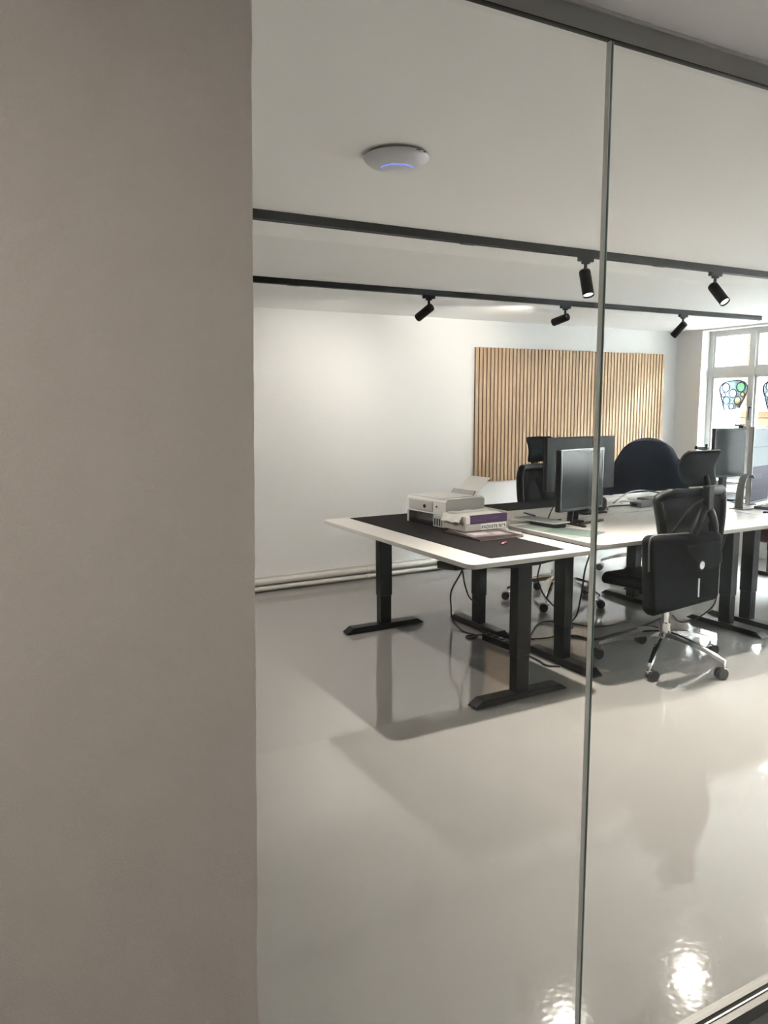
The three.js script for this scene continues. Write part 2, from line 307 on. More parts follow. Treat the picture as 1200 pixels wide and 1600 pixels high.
const GR = 'spotlights on the rear track', GF = 'spotlights on the front track';
spot(2.892, Z2, [-0.25, -0.45, -0.86], 'black spotlight under the rear track, leftmost, aimed at the bare white wall', SPOT_WALL, 0.85);
spot(4.12, Z2, [-0.15, -0.22, -0.96], 'black spotlight under the rear track, tilted almost level above the wall panel', SPOT_WALL, 0.85);
spot(5.42, Z2, [-0.2, -0.7, -0.65], 'black spotlight on the rear track closest to the window corner', SPOT_WALL, 0.85);
spot(2.874, Z1, [-0.1, -0.93, 0.35], 'lit black spotlight hanging nearly straight down beside the glass joint', SPOT_ROOM, 1.05);
spot(3.863, Z1, [0, -0.75, 0.66], 'lit black spotlight on the front track tilted to the right', SPOT_ROOM, 1.05);
spot(1.25, Z2, [0.32, -0.92, 0.12], 'black spotlight at the left end of the rear track, behind the foreground wall', SPOT_ROOM * 0.36, 1.0);
spot(4.85, Z1, [0, -0.8, 0.6], 'black spotlight on the front track beyond the right edge', SPOT_ROOM * 0.5, 1.05);
// a ceiling lamp in the corridor behind the camera
{
  const t = thing('ceiling_lamp', 'flat white ceiling lamp in the corridor behind the viewer', 'ceiling lamp', [-0.5, HC, -0.05]);
  part('housing', rb(-0.32, 0.32, -0.03, 0, -0.32, 0.32, 0.006), mFrameWhite, t);
  part('diffuser', bx(-0.29, 0.29, -0.034, -0.029, -0.29, 0.29), new THREE.MeshStandardMaterial({ color: 0x888888, emissive: new THREE.Color(1, 0.92, 0.8), emissiveIntensity: 0.7 }), t);
  const l = new THREE.RectAreaLight(new THREE.Color(1, 0.9, 0.78), CORRIDOR, 0.58, 0.58); l.position.set(0, -0.036, 0); l.rotation.x = -Math.PI / 2; l.name = 'lamp_light'; t.add(l);
}

// ------------------------------------------------------------------ desks: built along local x, length L, depth W, top at h
function desk(L, W, h, label, pos, turn, extra = {}) {
  const t = thing('standing_desk', label, 'desk', pos, turn, undefined);
  part('tabletop', slab(-L / 2, L / 2, -W / 2, W / 2, h - 0.025, 0.025, 0.045, 0.003), mTop, t);
  const lx = extra.legX ?? L / 2 - 0.12;
  for (const z of [-0.075, 0.075]) part('crossbeam', bx(-lx, lx, h - 0.062, h - 0.03, z - 0.015, z + 0.015), mBlackMetal, t);
  for (const s of [-1, 1]) {
    const x = s * lx, leg = part('leg', [rb(x - 0.033, x + 0.033, 0.24, h - 0.06, -0.047, 0.047, 0.004), rb(x - 0.029, x + 0.029, 0.03, 0.25, -0.043, 0.043, 0.003)], mBlackMetal, t);
    const br = new THREE.Shape(); br.moveTo(-0.3, h - 0.026); br.lineTo(0.3, h - 0.026); br.lineTo(0.3, h - 0.042); br.lineTo(0.09, h - 0.065); br.lineTo(-0.09, h - 0.065); br.lineTo(-0.3, h - 0.042);
    const bg = ext(br, 0.07, 0.002); bg.rotateY(-Math.PI / 2); bg.translate(x + 0.035, 0, 0);
    part('bracket', bg, mBlackMetal, leg);
    const f = new THREE.Shape(); f.moveTo(-0.305, 0.008); f.lineTo(-0.3, 0.016); f.lineTo(-0.255, 0.044); f.lineTo(0.255, 0.044); f.lineTo(0.3, 0.016); f.lineTo(0.305, 0.008);
    const fg = ext(f, 0.07, 0.003); fg.rotateY(-Math.PI / 2); fg.translate(x + 0.035, 0, 0);
    const foot = part('foot', fg, mBlackMetal, t);
    for (const z of [-0.27, 0.27]) part('foot_pad', cyl(0.016, 0.016, 0.01, x, 0, z, 12), mBlack, foot);
  }
  return t;
}
const D1 = desk(1.73, 0.815, 0.785, 'white standing desk set across the left end, holding the printer', [2.513, 0, -3.845], Math.PI / 2, { legX: 0.745 });
{ // control box hung under the left edge (local frame of the turned desk: world (x,z) -> local)
  const g = rb(-0.085, 0.085, -0.02, 0.02, -0.04, 0.04, 0.006); turned(g, 0, 0, -0.12, [-0.615, 0.735, -0.345]);
  part('control_box', g, mBlack, D1);
}
desk(1.73, 0.83, 0.8, 'white standing desk nearest the glass, with the glossy monitor on it', [3.835, 0, -3.415], 0, { legX: 0.745 });
desk(1.73, 0.82, 0.8, 'white standing desk by the wall panel, with a black mat on its left end', [3.835, 0, -4.268], 0, { legX: 0.745 });
const D4 = desk(1.73, 0.83, 0.8, 'white standing desk at the right edge, nearer the glass, beyond the tucked chair', [5.575, 0, -3.415], 0, { legX: 0.775 });
part('hanging_pouch', [rb(-0.64, -0.28, 0.57, 0.665, -0.08, 0.07, 0.02), bx(-0.56, -0.54, 0.65, 0.776, -0.02, 0.0), bx(-0.38, -0.36, 0.65, 0.776, -0.02, 0.0)], M([0.1, 0.01, 0.025], 0.6), D4, 'dark red pouch slung under the top');
desk(1.73, 0.82, 0.8, 'white standing desk in the far right corner below the window', [5.575, 0, -4.268], 0, { legX: 0.745 });

solo('desk_mat', 'long black felt mat under the white printer', 'desk mat', slab(2.288, 2.775, -4.66, -3.065, 0.785, 0.003, 0.004, 0.001), mMat);
solo('desk_mat', 'black felt mat in front of the far mesh chair', 'desk mat', slab(3.375, 4.2, -4.67, -4.325, 0.8, 0.003, 0.004, 0.001), mMat);

// ------------------------------------------------------------------ printer
{
  const t = thing('printer', 'white inkjet printer with a sheet standing in its rear feeder', 'printer', [2.735, 0.788, -4.165], 0.09);
  // local: front faces -x, width along z, y up
  const prof = new THREE.Shape(); prof.moveTo(-0.15, 0.075); prof.lineTo(-0.16, 0.08); prof.lineTo(-0.16, 0.163); prof.lineTo(-0.148, 0.174); prof.lineTo(0.15, 0.174); prof.lineTo(0.155, 0.17); prof.lineTo(0.155, 0.075);
  const up = ext(prof, 0.41, 0.0015, 1); up.translate(0, 0, -0.2);
  part('body', up, mPrinter, t);
  part('lower_body', [rb(-0.1, 0.15, 0.002, 0.077, -0.198, 0.207, 0.003), rb(-0.162, -0.1, 0.002, 0.077, 0.085, 0.21, 0.004), rb(-0.16, -0.1, 0.002, 0.077, -0.2, -0.178, 0.003)], mPrinterGrey, t);
  part('lid', [rb(-0.15, 0.12, 0.1745, 0.1825, -0.197, 0.15, 0.0015), rb(-0.15, 0.15, 0.1745, 0.179, 0.155, 0.207, 0.0015)], mPrinter, t);
  part('output_tray', bx(-0.15, -0.1, 0.004, 0.02, -0.177, 0.083), mBlack, t, 'black output slot');
  for (let i = 0; i < 4; i++) part('ink_window', bx(-0.1645, -0.161, 0.012, 0.055, 0.1 + i * 0.024, 0.11 + i * 0.024), mBlack, t, 'dark ink level slot');
  part('control_panel', rb(-0.1645, -0.159, 0.092, 0.155, -0.17, 0.08, 0.002), mPrinterGrey, t);
  part('button', [turned(cyl(0.012, 0.012, 0.004, 0, 0, 0, 16), 0, 0, Math.PI / 2, [-0.164, 0.122, 0.0])], mBlack, t);
  part('button', [turned(cyl(0.005, 0.005, 0.004, 0, 0, 0, 16), 0, 0, Math.PI / 2, [-0.161, 0.13, 0.12])], mBlack, t);
  part('rear_feeder', turned(bx(-0.004, 0.004, 0, 0.04, -0.11, 0.11), 0, 0, -0.6, [0.14, 0.172, 0]), mPrinterGrey, t);
  part('loaded_sheet', sheet((u, v) => { const a = 0.62 + v * 0.22; return [0.152 + 0.165 * v * Math.sin(a), 0.178 + 0.165 * v * Math.cos(a), -0.07 + 0.205 * u]; }, 4, 10, 0.0015), mPaper, t, 'white sheet leaning back');
}
// paper packs and folders in front of the printer
{
  const t = thing('paper_pack', 'torn open paper pack with a purple end lying against the printer', 'paper pack', [2.722, 0.8475, -3.815], 0.04);
  part('sheets', rb(-0.14, 0.155, 0.001, 0.047, -0.115, 0.11, 0.003), mPaper, t);
  part('wrapper', [rb(-0.155, 0.158, 0, 0.049, -0.03, 0.114, 0.004)], mPaperPack, t);
  part('purple_end', [bx(-0.12, 0.159, 0.001, 0.05, 0.1145, 0.1165), bx(-0.12, 0.159, 0.0493, 0.0503, 0.095, 0.1165), bx(0.158, 0.1595, 0.001, 0.05, 0.03, 0.1165)], mPurple, t, 'purple printed end');
  part('pale_print', [bx(0.02, 0.1, 0.022, 0.0245, 0.1165, 0.117), bx(0.05, 0.095, 0.03, 0.034, 0.1165, 0.117), bx(-0.08, 0.0, 0.016, 0.019, 0.1165, 0.117)], M([0.14, 0.095, 0.18], 0.5), t);
  part('torn_flap', sheet((u, v) => [-0.155 - 0.022 * v + 0.004 * Math.sin(u * 17), 0.048 - 0.042 * v + 0.004 * Math.sin(u * 11 + v * 5), -0.105 + 0.19 * u], 14, 4, 0.001), mPaperPack, t, 'crumpled torn wrapper');
  part('torn_flap', sheet((u, v) => [-0.14 + 0.28 * u, 0.05 + 0.006 * Math.sin(v * 3) + 0.003 * Math.sin(u * 15), -0.03 - 0.07 * v], 12, 5, 0.001), mPaperPack, t, 'folded back wrapper');
}
{
  const t = thing('paper_pack', 'wrapped paper pack with a black lettered white label, lowest in the stack', 'paper pack', [2.722, 0.8045, -3.815], 0.04);
  part('wrapper', [rb(-0.16, 0.16, 0, 0.0425, -0.12, 0.116, 0.004)], M([0.4, 0.385, 0.36], 0.5), t);
  const cv = document.createElement('canvas'); cv.width = 512; cv.height = 128; const c = cv.getContext('2d');
  c.fillStyle = '#eceae6'; c.fillRect(0, 0, 512, 128); c.fillStyle = '#0a090a'; c.font = 'bold 92px sans-serif'; c.textBaseline = 'middle'; c.fillText('PAQUETE', 8, 70, 330); c.fillText('Nº1', 358, 70, 146);
  const tx = new THREE.CanvasTexture(cv); tx.colorSpace = THREE.SRGBColorSpace;
  const lg = new THREE.PlaneGeometry(0.19, 0.038); lg.translate(0.055, 0.0215, 0.1166);
  part('label', [lg], M([0.8, 0.8, 0.8], 0.6, { map: tx }), t, 'white label reading PAQUETE Nº1');
}
function folder(y, x0, x1, z0, z1, turn, mat, label, h) {
  const cx = (x0 + x1) / 2, cz = (z0 + z1) / 2, t = thing('folder', label, 'folder', [cx, y, cz], turn);
  part('cover', [bx(x0 - cx, x1 - cx, 0, 0.0012, z0 - cz, z1 - cz), bx(x0 - cx, x1 - cx, h - 0.0012, h, z0 - cz, z1 - cz), bx(x0 - cx, x0 - cx + 0.0012, 0, h, z0 - cz, z1 - cz)], mat, t);
  part('pages', bx(x0 - cx + 0.002, x1 - cx - 0.003, 0.0013, h - 0.0013, z0 - cz + 0.003, z1 - cz - 0.003), mPaper, t);
  return t;
}
folder(0.788, 2.51, 2.83, -3.84, -3.475, 0.03, mDarkRed, 'dark red folder flat on the mat, at the bottom of the stack', 0.009);
{
  const f = folder(0.797, 2.53, 2.8, -3.84, -3.52, -0.12, M([0.16, 0.13, 0.14], 0.3), 'thin patterned grey magazine on top of the dark red folder', 0.0055);
  part('printed_panel', [bx(-0.1, 0.02, 0.0055, 0.006, 0.02, 0.11), bx(0.04, 0.11, 0.0055, 0.006, 0.04, 0.12), bx(-0.12, 0.1, 0.0055, 0.006, 0.125, 0.128)], M([0.45, 0.4, 0.4], 0.3), f);
}
{
  const t = thing('lighter', 'small red and white object on the black mat', 'lighter', [2.59, 0.795, -3.345], 0.4);
  part('body', turned(new THREE.CapsuleGeometry(0.0055, 0.03, 4, 12), 0, 0, Math.PI / 2), M([0.25, 0.02, 0.03], 0.4), t);
  part('tip', turned(new THREE.CapsuleGeometry(0.005, 0.014, 4, 12), 0, 0, Math.PI / 2, [-0.024, -0.0005, 0.003]), M([0.5, 0.4, 0.4], 0.4), t, 'white end');
}

// ------------------------------------------------------------------ monitors
function monitor(name, label, w, h, pos, turn, o = {}) {
  const t = thing(name, label, 'monitor', pos, turn), y0 = o.lift ?? 0.08, d = o.depth ?? 0.03;
  part('housing', [rb(-w / 2, w / 2, y0, y0 + h, -d / 2 - 0.002, d / 2 - 0.004, 0.006), ...(o.bulge ? [rb(-w * 0.36, w * 0.36, y0 + h * 0.15, y0 + h * 0.85, -d / 2 - 0.03, -d / 2 + 0.004, 0.012)] : [])], o.back ?? mBezel, t);
  const b = 0.014;
  part('bezel', [bx(-w / 2 + 0.001, w / 2 - 0.001, y0 + h - b, y0 + h - 0.001, d / 2 - 0.005, d / 2), bx(-w / 2 + 0.001, w / 2 - 0.001, y0 + 0.001, y0 + b + 0.004, d / 2 - 0.005, d / 2), bx(-w / 2 + 0.001, -w / 2 + b, y0 + b, y0 + h - b, d / 2 - 0.005, d / 2), bx(w / 2 - b, w / 2 - 0.001, y0 + b, y0 + h - b, d / 2 - 0.005, d / 2)], o.bezel ?? mBezel, t);
  part('screen', bx(-w / 2 + b, w / 2 - b, y0 + b + 0.004, y0 + h - b, d / 2 - 0.006, d / 2 - 0.002), o.screen ?? mScreen, t);
  if (o.stand) o.stand(t, y0, h);
  return t;
}
monitor('monitor', 'glossy dark monitor with a thin bright rim facing the viewer beside the glass joint', 0.445, 0.385, [3.425, 0.8, -3.66], 0.19, {
  lift: 0.085, depth: 0.04, bezel: M([0.012, 0.014, 0.016], 0.2), screen: M([0.012, 0.0155, 0.017], 0.15, { specularIntensity: 0.35 }), stand: (t) => {
    part('rim', [bx(-0.222, 0.222, 0.4685, 0.4715, 0.004, 0.019)], mSilver, t, 'bright upper rim');
    part('neck', [rod([-0.1, 0.008, -0.0], [-0.06, 0.11, -0.015], 0.018, 0.022), rod([0, 0.02, -0.03], [0, 0.13, -0.02], 0.02, 0.02)], mBlack, t);
    part('base', [turned(rb(-0.012, 0.012, 0, 0.012, 0, 0.15, 0.004), 0, -0.25, 0, [-0.1, 0, 0]), turned(rb(-0.012, 0.012, 0, 0.014, 0, 0.26, 0.004), 0, 1.62, 0, [-0.09, 0, 0.07]), rb(-0.12, 0.03, 0, 0.014, -0.06, 0.02, 0.005)], M([0.01, 0.006, 0.006], 0.4, { specularIntensity: 0.4 }), t);
  } });
monitor('monitor', 'wide black monitor seen from behind, in front of the slatted wall panel', 0.64, 0.37, [3.79, 0.8, -4.06], Math.PI + 0.02, {
  lift: 0.155, depth: 0.035, bulge: false, stand: (t) => {
    part('neck', [rb(-0.045, 0.045, 0.01, 0.4, 0.0, -0.06, 0.001) && rb(-0.045, 0.045, 0.01, 0.4, -0.06, -0.018, 0.01)], mBlack, t);
    part('base', [rb(-0.11, 0.1, 0, 0.012, -0.17, 0.02, 0.004), rb(-0.19, -0.1, 0, 0.1, -0.1, -0.02, 0.03)], mBlack, t);
  } });
monitor('monitor', 'tall dark monitor in front of the window with a camera clipped on top', 0.37, 0.425, [5.83, 0.8, -4.42], -0.08, {
  lift: 0.115, depth: 0.04, stand: (t) => {
    part('neck', rb(-0.03, 0.03, 0.01, 0.25, -0.07, -0.02, 0.008), mBlack, t);
    part('base', rb(-0.12, 0.12, 0, 0.012, -0.14, 0.06, 0.004), mBlack, t);
    part('clip_camera', [rb(0.07, 0.16, 0.552, 0.572, -0.02, 0.02, 0.006), rb(0.13, 0.17, 0.52, 0.556, -0.03, 0.025, 0.005)], mBlack, t);
    part('cable_loop', [tube([[0.19, 0.5, -0.03], [0.215, 0.42, -0.01], [0.2, 0.34, 0], [0.215, 0.24, -0.02], [0.19, 0.16, -0.03]], 0.005), tube([[0.19, 0.46, -0.03], [0.2, 0.38, 0.01], [0.215, 0.3, -0.01], [0.2, 0.2, 0]], 0.003)], mCableGrey, t);
  } });
{
  const cv = document.createElement('canvas'); cv.width = 128; cv.height = 256; const c = cv.getContext('2d');
  c.fillStyle = '#c4d8e2'; c.fillRect(0, 0, 128, 256); c.fillStyle = '#5d5a78'; c.fillRect(0, 138, 128, 118); c.fillStyle = '#46445c'; c.fillRect(0, 134, 128, 5); c.fillStyle = '#6b8690'; c.fillRect(0, 62, 128, 3); c.fillStyle = '#77758f'; c.fillRect(10, 160, 70, 22); c.fillStyle = '#514e68'; c.fillRect(0, 200, 128, 20);
  const tx = new THREE.CanvasTexture(cv); tx.colorSpace = THREE.SRGBColorSpace;
  const m = monitor('monitor', 'upright portrait monitor showing a pale blue and violet picture at the right edge', 0.33, 0.57, [5.235, 0.8, -3.7], 0.24, {
    lift: 0.01, depth: 0.035, back: mSilver, bezel: M([0.03, 0.033, 0.038], 0.3), stand: (t) => {
      part('neck', rb(-0.03, 0.03, 0.01, 0.3, -0.07, -0.016, 0.008), mSilver, t);
      part('base', rb(-0.1, 0.1, 0, 0.012, -0.14, 0.04, 0.004), mSilver, t);
      part('side_rim', bx(-0.169, -0.165, 0.01, 0.58, -0.018, 0.012), mSilver, t);
    } });
  const g = new THREE.PlaneGeometry(0.3, 0.52); g.translate(0, 0.297, 0.0162);
  part('screen_picture', g, new THREE.MeshPhysicalMaterial({ color: 0x050505, emissive: 0xffffff, emissiveMap: tx, emissiveIntensity: 0.22, roughness: 0.4, specularIntensity: 0.1 }), m);
}

// ------------------------------------------------------------------ chairs (face -z in their own frame)
function makeChair(label, pos, turn) {
  const t = thing('office_chair', label, 'office chair', pos, turn);
  const hubY = 0.165;
  const base = part('star_base', [cyl(0.036, 0.032, 0.085, 0, hubY, 0, 24), cyl(0.03, 0.036, 0.02, 0, hubY - 0.02, 0, 24)], mChrome, t);
  part('gas_column', [cyl(0.02, 0.02, 0.2, 0, hubY + 0.08, 0, 20)], mChrome, t);
  for (let k = 0; k < 5; k++) {
    const a = (k * 72 + 6) * D2R, c = Math.cos(a), s = Math.sin(a), R = 0.37;
    part('base_arm', sheetArm(c, s, R, hubY), mChrome, base);
    const cb = a * 1.7 + k, dx = Math.cos(cb) * 0.018, dz = Math.sin(cb) * 0.018;
    const w = []; for (const q of [-0.013, 0.013]) { const g = new THREE.CylinderGeometry(0.032, 0.032, 0.02, 20); g.rotateX(Math.PI / 2); g.rotateY(-cb); g.translate(c * R + dx - Math.sin(cb) * q, 0.032, s * R + dz + Math.cos(cb) * q); w.push(g); }
    part('caster_wheel', w, mWheel, base);
    part('caster_fork', [cyl(0.008, 0.008, 0.045, c * R, 0.05, s * R, 12), turned(rb(-0.022, 0.026, 0.045, 0.062, -0.012, 0.012, 0.006), 0, -cb, 0, [c * R, 0, s * R])], mChrome, base);
  }
  part('mechanism', [rb(-0.09, 0.09, 0.42, 0.465, -0.13, 0.12, 0.012), rb(-0.03, 0.03, 0.43, 0.46, 0.1, 0.22, 0.01), rod([0.09, 0.44, 0], [0.2, 0.435, 0], 0.006)], mBlack, t);
  // waterfall seat cushion
  const seat = new RoundedBoxGeometry(0.5, 0.075, 0.5, 5, 0.035), sp = seat.attributes.position;
  for (let i = 0; i < sp.count; i++) { const z = sp.getZ(i), x = sp.getX(i); sp.setY(i, sp.getY(i) - (z < -0.14 ? (z + 0.14) ** 2 * 2.2 : 0) + 0.12 * x * x); sp.setX(i, x * (1 - 0.12 * Math.max(0, z) / 0.25)); }
  seat.computeVertexNormals(); seat.translate(0, 0.505, -0.05);
  part('seat', seat, mBlackSoft, t);
  // backrest: bowed sheet narrowing downwards
  const hw = (v) => 0.195 + 0.08 * Math.pow(v, 0.9), bz = (x, v) => 0.185 + 0.02 * Math.sin(v * 3) - 1.0 * x * x + 0.02 * v;
  const at = (u, v) => { const x = (u - 0.5) * 2 * hw(v); return [x, 0.6 + 0.455 * v, bz(x, v)]; };
  part('backrest_mesh', sheet((u, v) => at(0.04 + 0.92 * u, 0.04 + 0.92 * v), 14, 12, 0.003), mChairMesh, t, 'see-through black mesh');
  const loop = []; for (let i = 0; i <= 64; i++) { const s = i / 64 * 4; const k = 0.075; let u, v; if (s < 1) { u = k + (1 - 2 * k) * s; v = 0; } else if (s < 2) { u = 1; v = k + (1 - 2 * k) * (s - 1); } else if (s < 3) { u = 1 - k - (1 - 2 * k) * (s - 2); v = 1; } else { u = 0; v = 1 - k - (1 - 2 * k) * (s - 3); } loop.push(V(at(u, v))); }
  const fr = new THREE.TubeGeometry(new THREE.CatmullRomCurve3(loop.slice(0, 64), true, 'centripetal'), 120, 0.028, 8, true);
  part('backrest_frame', fr, mChairFrame, t);
  const st = (u, v, o) => { const p = at(u, v); p[2] += o; return p; };
  part('back_strut', tube([[0.0, 1.0, 0.25], st(0.36, 0.62, 0.035), st(0.22, 0.28, 0.02), st(0.14, 0.1, 0.01)], 0.024), mChairFrame, t);
  part('back_strut', tube([[0.0, 1.0, 0.25], st(0.64, 0.62, 0.035), st(0.78, 0.28, 0.02), st(0.86, 0.1, 0.01)], 0.024), mChairFrame, t);
  part('spine', [tube([[0, 0.45, 0.16], [0, 0.52, 0.235], [0, 0.6, 0.22], [0, 0.66, 0.19]], 0.024), rb(-0.028, 0.028, 0.96, 1.1, 0.235, 0.28, 0.012)], mChairFrame, t);
  part('lumbar_pad', sheet((u, v) => { const x = (u - 0.5) * 0.34; return [x, 0.6 + 0.17 * v, 0.172 - 0.9 * x * x]; }, 10, 4, 0.02), mBlack, t);
  part('headrest_post', [rod([0, 1.07, 0.26], [0, 1.15, 0.235], 0.016, 0.014), rb(-0.022, 0.022, 1.08, 1.1, 0.235, 0.282, 0.006)], mChairFrame, t);
  const hr = (u, v) => { const r = 1 - 0.16 * Math.pow(Math.abs(2 * v - 1), 5), x = (u - 0.5) * (0.285 + 0.025 * v) * r; return [x - 0.012, 1.1 + 0.185 * v, 0.205 - 0.8 * x * x + 0.035 * (v - 0.45) ** 2 * 4]; };
  part('headrest', sheet(hr, 14, 10, 0.014), mHeadMesh, t);
  return t;
}
function sheetArm(c, s, R, hubY) { // tapered, arched chrome arm
  const n = 10, rings = [], pos = [], idx = [];
  for (let i = 0; i <= n; i++) { const f = i / n, r = 0.02 + (R - 0.012) * f, y = hubY + 0.018 - 0.085 * Math.pow(f, 1.7), w = 0.023 - 0.011 * f, h = 0.017 - 0.006 * f; for (const [a, b] of [[-1, -1], [-0.8, 0.8], [0, 1.1], [0.8, 0.8], [1, -1]]) pos.push(c * r - s * a * w, y + b * h, s * r + c * a * w); }
  for (let i = 0; i < n; i++) for (let k = 0; k < 5; k++) { const a = i * 5 + k, b = i * 5 + (k + 1) % 5; idx.push(a, b, a + 5, b, b + 5, a + 5); }
  idx.push(0, 2, 1, 0, 3, 2, 0, 4, 3); const e = n * 5; idx.push(e, e + 1, e + 2, e, e + 2, e + 3, e, e + 3, e + 4);
  const g = new THREE.BufferGeometry(); g.setAttribute('position', new THREE.Float32BufferAttribute(pos, 3)); g.setAttribute('uv', new THREE.Float32BufferAttribute(new Float32Array(pos.length / 3 * 2), 2)); g.setIndex(idx); const ni = g.toNonIndexed(); ni.computeVertexNormals(); return ni;
}
const C1 = makeChair('black mesh office chair tucked under the near desk, a bag hung behind it', [3.632, 0, -3.122], 0);
function copyChair(label, pos, turn) { const c = C1.clone(); c.name = numbered('office_chair'); c.position.set(...pos); c.rotation.y = turn; c.userData = { label, category: 'office chair' }; scene.add(c); return c; }
copyChair('black mesh office chair on the far side, standing before the slatted wall panel', [4.07, 0, -4.6], Math.PI + 0.08).getObjectByName('star_base').rotation.y = -0.55;
const C3 = copyChair('black mesh office chair covered by the dark jacket, on the far side', [5.42, 0, -4.94], 2.31);
C3.getObjectByName('headrest').position.y = -0.09; C3.getObjectByName('headrest_post').position.y = -0.06;   // its headrest is pushed down

// bag hung on the near chair
{
  const t = thing('shoulder_bag', 'large black fabric bag with a round white badge hanging behind the near chair', 'bag', [3.47, 0.42, -2.885]);
  const g = new RoundedBoxGeometry(0.59, 0.43, 0.085, 8, 0.04), p = g.attributes.position;
  for (let i = 0; i < p.count; i++) { const x = p.getX(i), y = p.getY(i), z = p.getZ(i), f = Math.max(0, -y / 0.215); const k = z > 0 ? 1 : 0.3; p.setX(i, x * (1 - 0.09 * f) + (x > 0 ? 0.0 : 0)); p.setZ(i, z + k * (0.012 * Math.sin(x * 13 + y * 6) + 0.008 * Math.sin(y * 22 - x * 7))); p.setY(i, y + (y > 0.1 ? -0.04 * Math.max(0, (x + 0.1)) : 0.02 * Math.sin(x * 9))); }
  g.computeVertexNormals(); g.translate(0, 0.215, 0);
  part('pouch', g, mBlackSoft, t);
  part('flap', sheet((u, v) => { const x = -0.03 + 0.3 * u; return [x, 0.36 - (0.05 + 0.1 * Math.sin(u * 2.4)) * v, 0.046 + 0.012 * v + 0.012 * Math.sin(x * 13 + 1)]; }, 14, 6, 0.004), mBlackSoft, t);
  part('badge', turned(cyl(0.022, 0.022, 0.006, 0, 0, 0, 24), Math.PI / 2, 0.1, 0, [0.073, 0.245, 0.07]), M([0.75, 0.75, 0.74], 0.4), t, 'round white badge');
  part('badge_rim', turned(new THREE.TorusGeometry(0.026, 0.004, 8, 24), 0, 0.1, 0, [0.073, 0.245, 0.072]), mBlack, t);
  part('reflective_strip', bx(0.077, 0.085, 0.06, 0.165, 0.05, 0.056), M([0.75, 0.75, 0.74], 0.4), t, 'white vertical strip');
  part('piping', tube([[-0.292, 0.24, 0.03], [-0.294, 0.4, 0.03], [-0.28, 0.425, 0.03], [-0.1, 0.428, 0.035], [0.0, 0.425, 0.035]], 0.005), M([0.06, 0.065, 0.068], 0.6), t, 'grey edge piping');
  part('strap', [tube([[-0.1, 0.42, 0], [0.03, 0.56, 0.02], [0.16, 0.6, -0.0], [0.2, 0.58, -0.06]], 0.009), tube([[0.22, 0.39, 0], [0.21, 0.5, 0.0], [0.19, 0.59, -0.02]], 0.009)], mBlackSoft, t);
}
// jacket over the far right chair
{
  const t = thing('jacket', 'dark navy jacket draped over the back and headrest of a chair', 'jacket', [5.42, 0.45, -4.94], 2.31);
  const f = (u, v) => { // v 0 top .. 1 hem, u around
    const a = (u - 0.5) * 2 * Math.PI, w = 0.19 + 0.24 * Math.pow(v, 0.72), d = 0.11 + 0.04 * v;
    const e = 0.62, sx = Math.sign(Math.cos(a)) * Math.pow(Math.abs(Math.cos(a)), e), sz = Math.sign(Math.sin(a)) * Math.pow(Math.abs(Math.sin(a)), e);
    const fold = 1 + 0.05 * v * Math.sin(a * 5 + v * 2) + 0.03 * v * Math.sin(a * 9 + 1);
    return [sx * w * fold, 0.77 - 0.61 * v - 0.05 * Math.abs(sx) ** 3 * (1 - v), 0.185 + sz * d * fold];
  };
  part('shell', sheet(f, 60, 24), mJacketD(), t);
  part('top_fold', sheet((u, v) => { const a = u * Math.PI * 2, p = f(u, 0); return [p[0] * v, 0.77 + (p[1] - 0.77) * v * v + 0.02 * (1 - v * v), 0.185 + (p[2] - 0.185) * v]; }, 40, 8), mJacketD(), t);
  part('sleeve', tube([[0.28, 0.5, 0.16], [0.37, 0.36, 0.15], [0.39, 0.22, 0.15], [0.38, 0.08, 0.15]], 0.05, 24, 12), mJacket, t);
  function mJacketD() { mJacket.side = THREE.DoubleSide; return mJacket; }
}

// ------------------------------------------------------------------ things on the desks
const mGreenish = M([0.33, 0.37, 0.34], 0.15);
solo('plastic_sleeve', 'pale green plastic sleeve at the left end of the near desk', 'plastic sleeve', slab(0, 0.2, 0, 0.52, 0, 0.0015, 0.004, 0.0005).rotateY(0.02).translate(2.985, 0.8, -3.76), mGreenish);
solo('plastic_sleeve', 'grey green plastic sleeve with a dark edge beneath the glossy monitor', 'plastic sleeve', slab(0, 0.21, 0, 0.3, 0, 0.0015, 0.004, 0.0005).rotateY(0.35).translate(2.99, 0.802, -3.5), M([0.2, 0.26, 0.23], 0.15));
{
  const t = thing('card_reader', 'thick black rounded device under a thin grey tablet', 'device', [3.165, 0.804, -3.655], 0.1);
  part('body', slab(-0.055, 0.055, -0.13, 0.12, 0, 0.02, 0.04, 0.006), mBlack, t);
}
{
  const t = thing('tablet', 'thin grey tablet lying on the thick black device', 'tablet', [3.175, 0.8245, -3.7], 0.12);
  part('body', slab(-0.07, 0.075, -0.2, 0.15, 0, 0.007, 0.012, 0.002), M([0.35, 0.36, 0.35], 0.25), t);
  part('glass_face', slab(-0.062, 0.067, -0.19, 0.14, 0.007, 0.0008, 0.01, 0.0002), M([0.3, 0.33, 0.32], 0.08), t);
}
solo('pen', 'slim dark pen resting on the end of the grey tablet', 'pen', [rod([3.24, 0.838, -3.98], [3.215, 0.8372, -3.84], 0.005)], mBlack);
solo('pen', 'dark pen lying on the far right desk by the blue booklet', 'pen', [rod([4.79, 0.806, -3.33], [4.93, 0.806, -3.29], 0.005)], mBlack);
solo('booklet', 'blue booklet at the right edge beneath the mouse', 'booklet', slab(4.86, 5.08, -3.38, -3.2, 0.8, 0.008, 0.004, 0.001), M([0.1, 0.16, 0.42], 0.4));
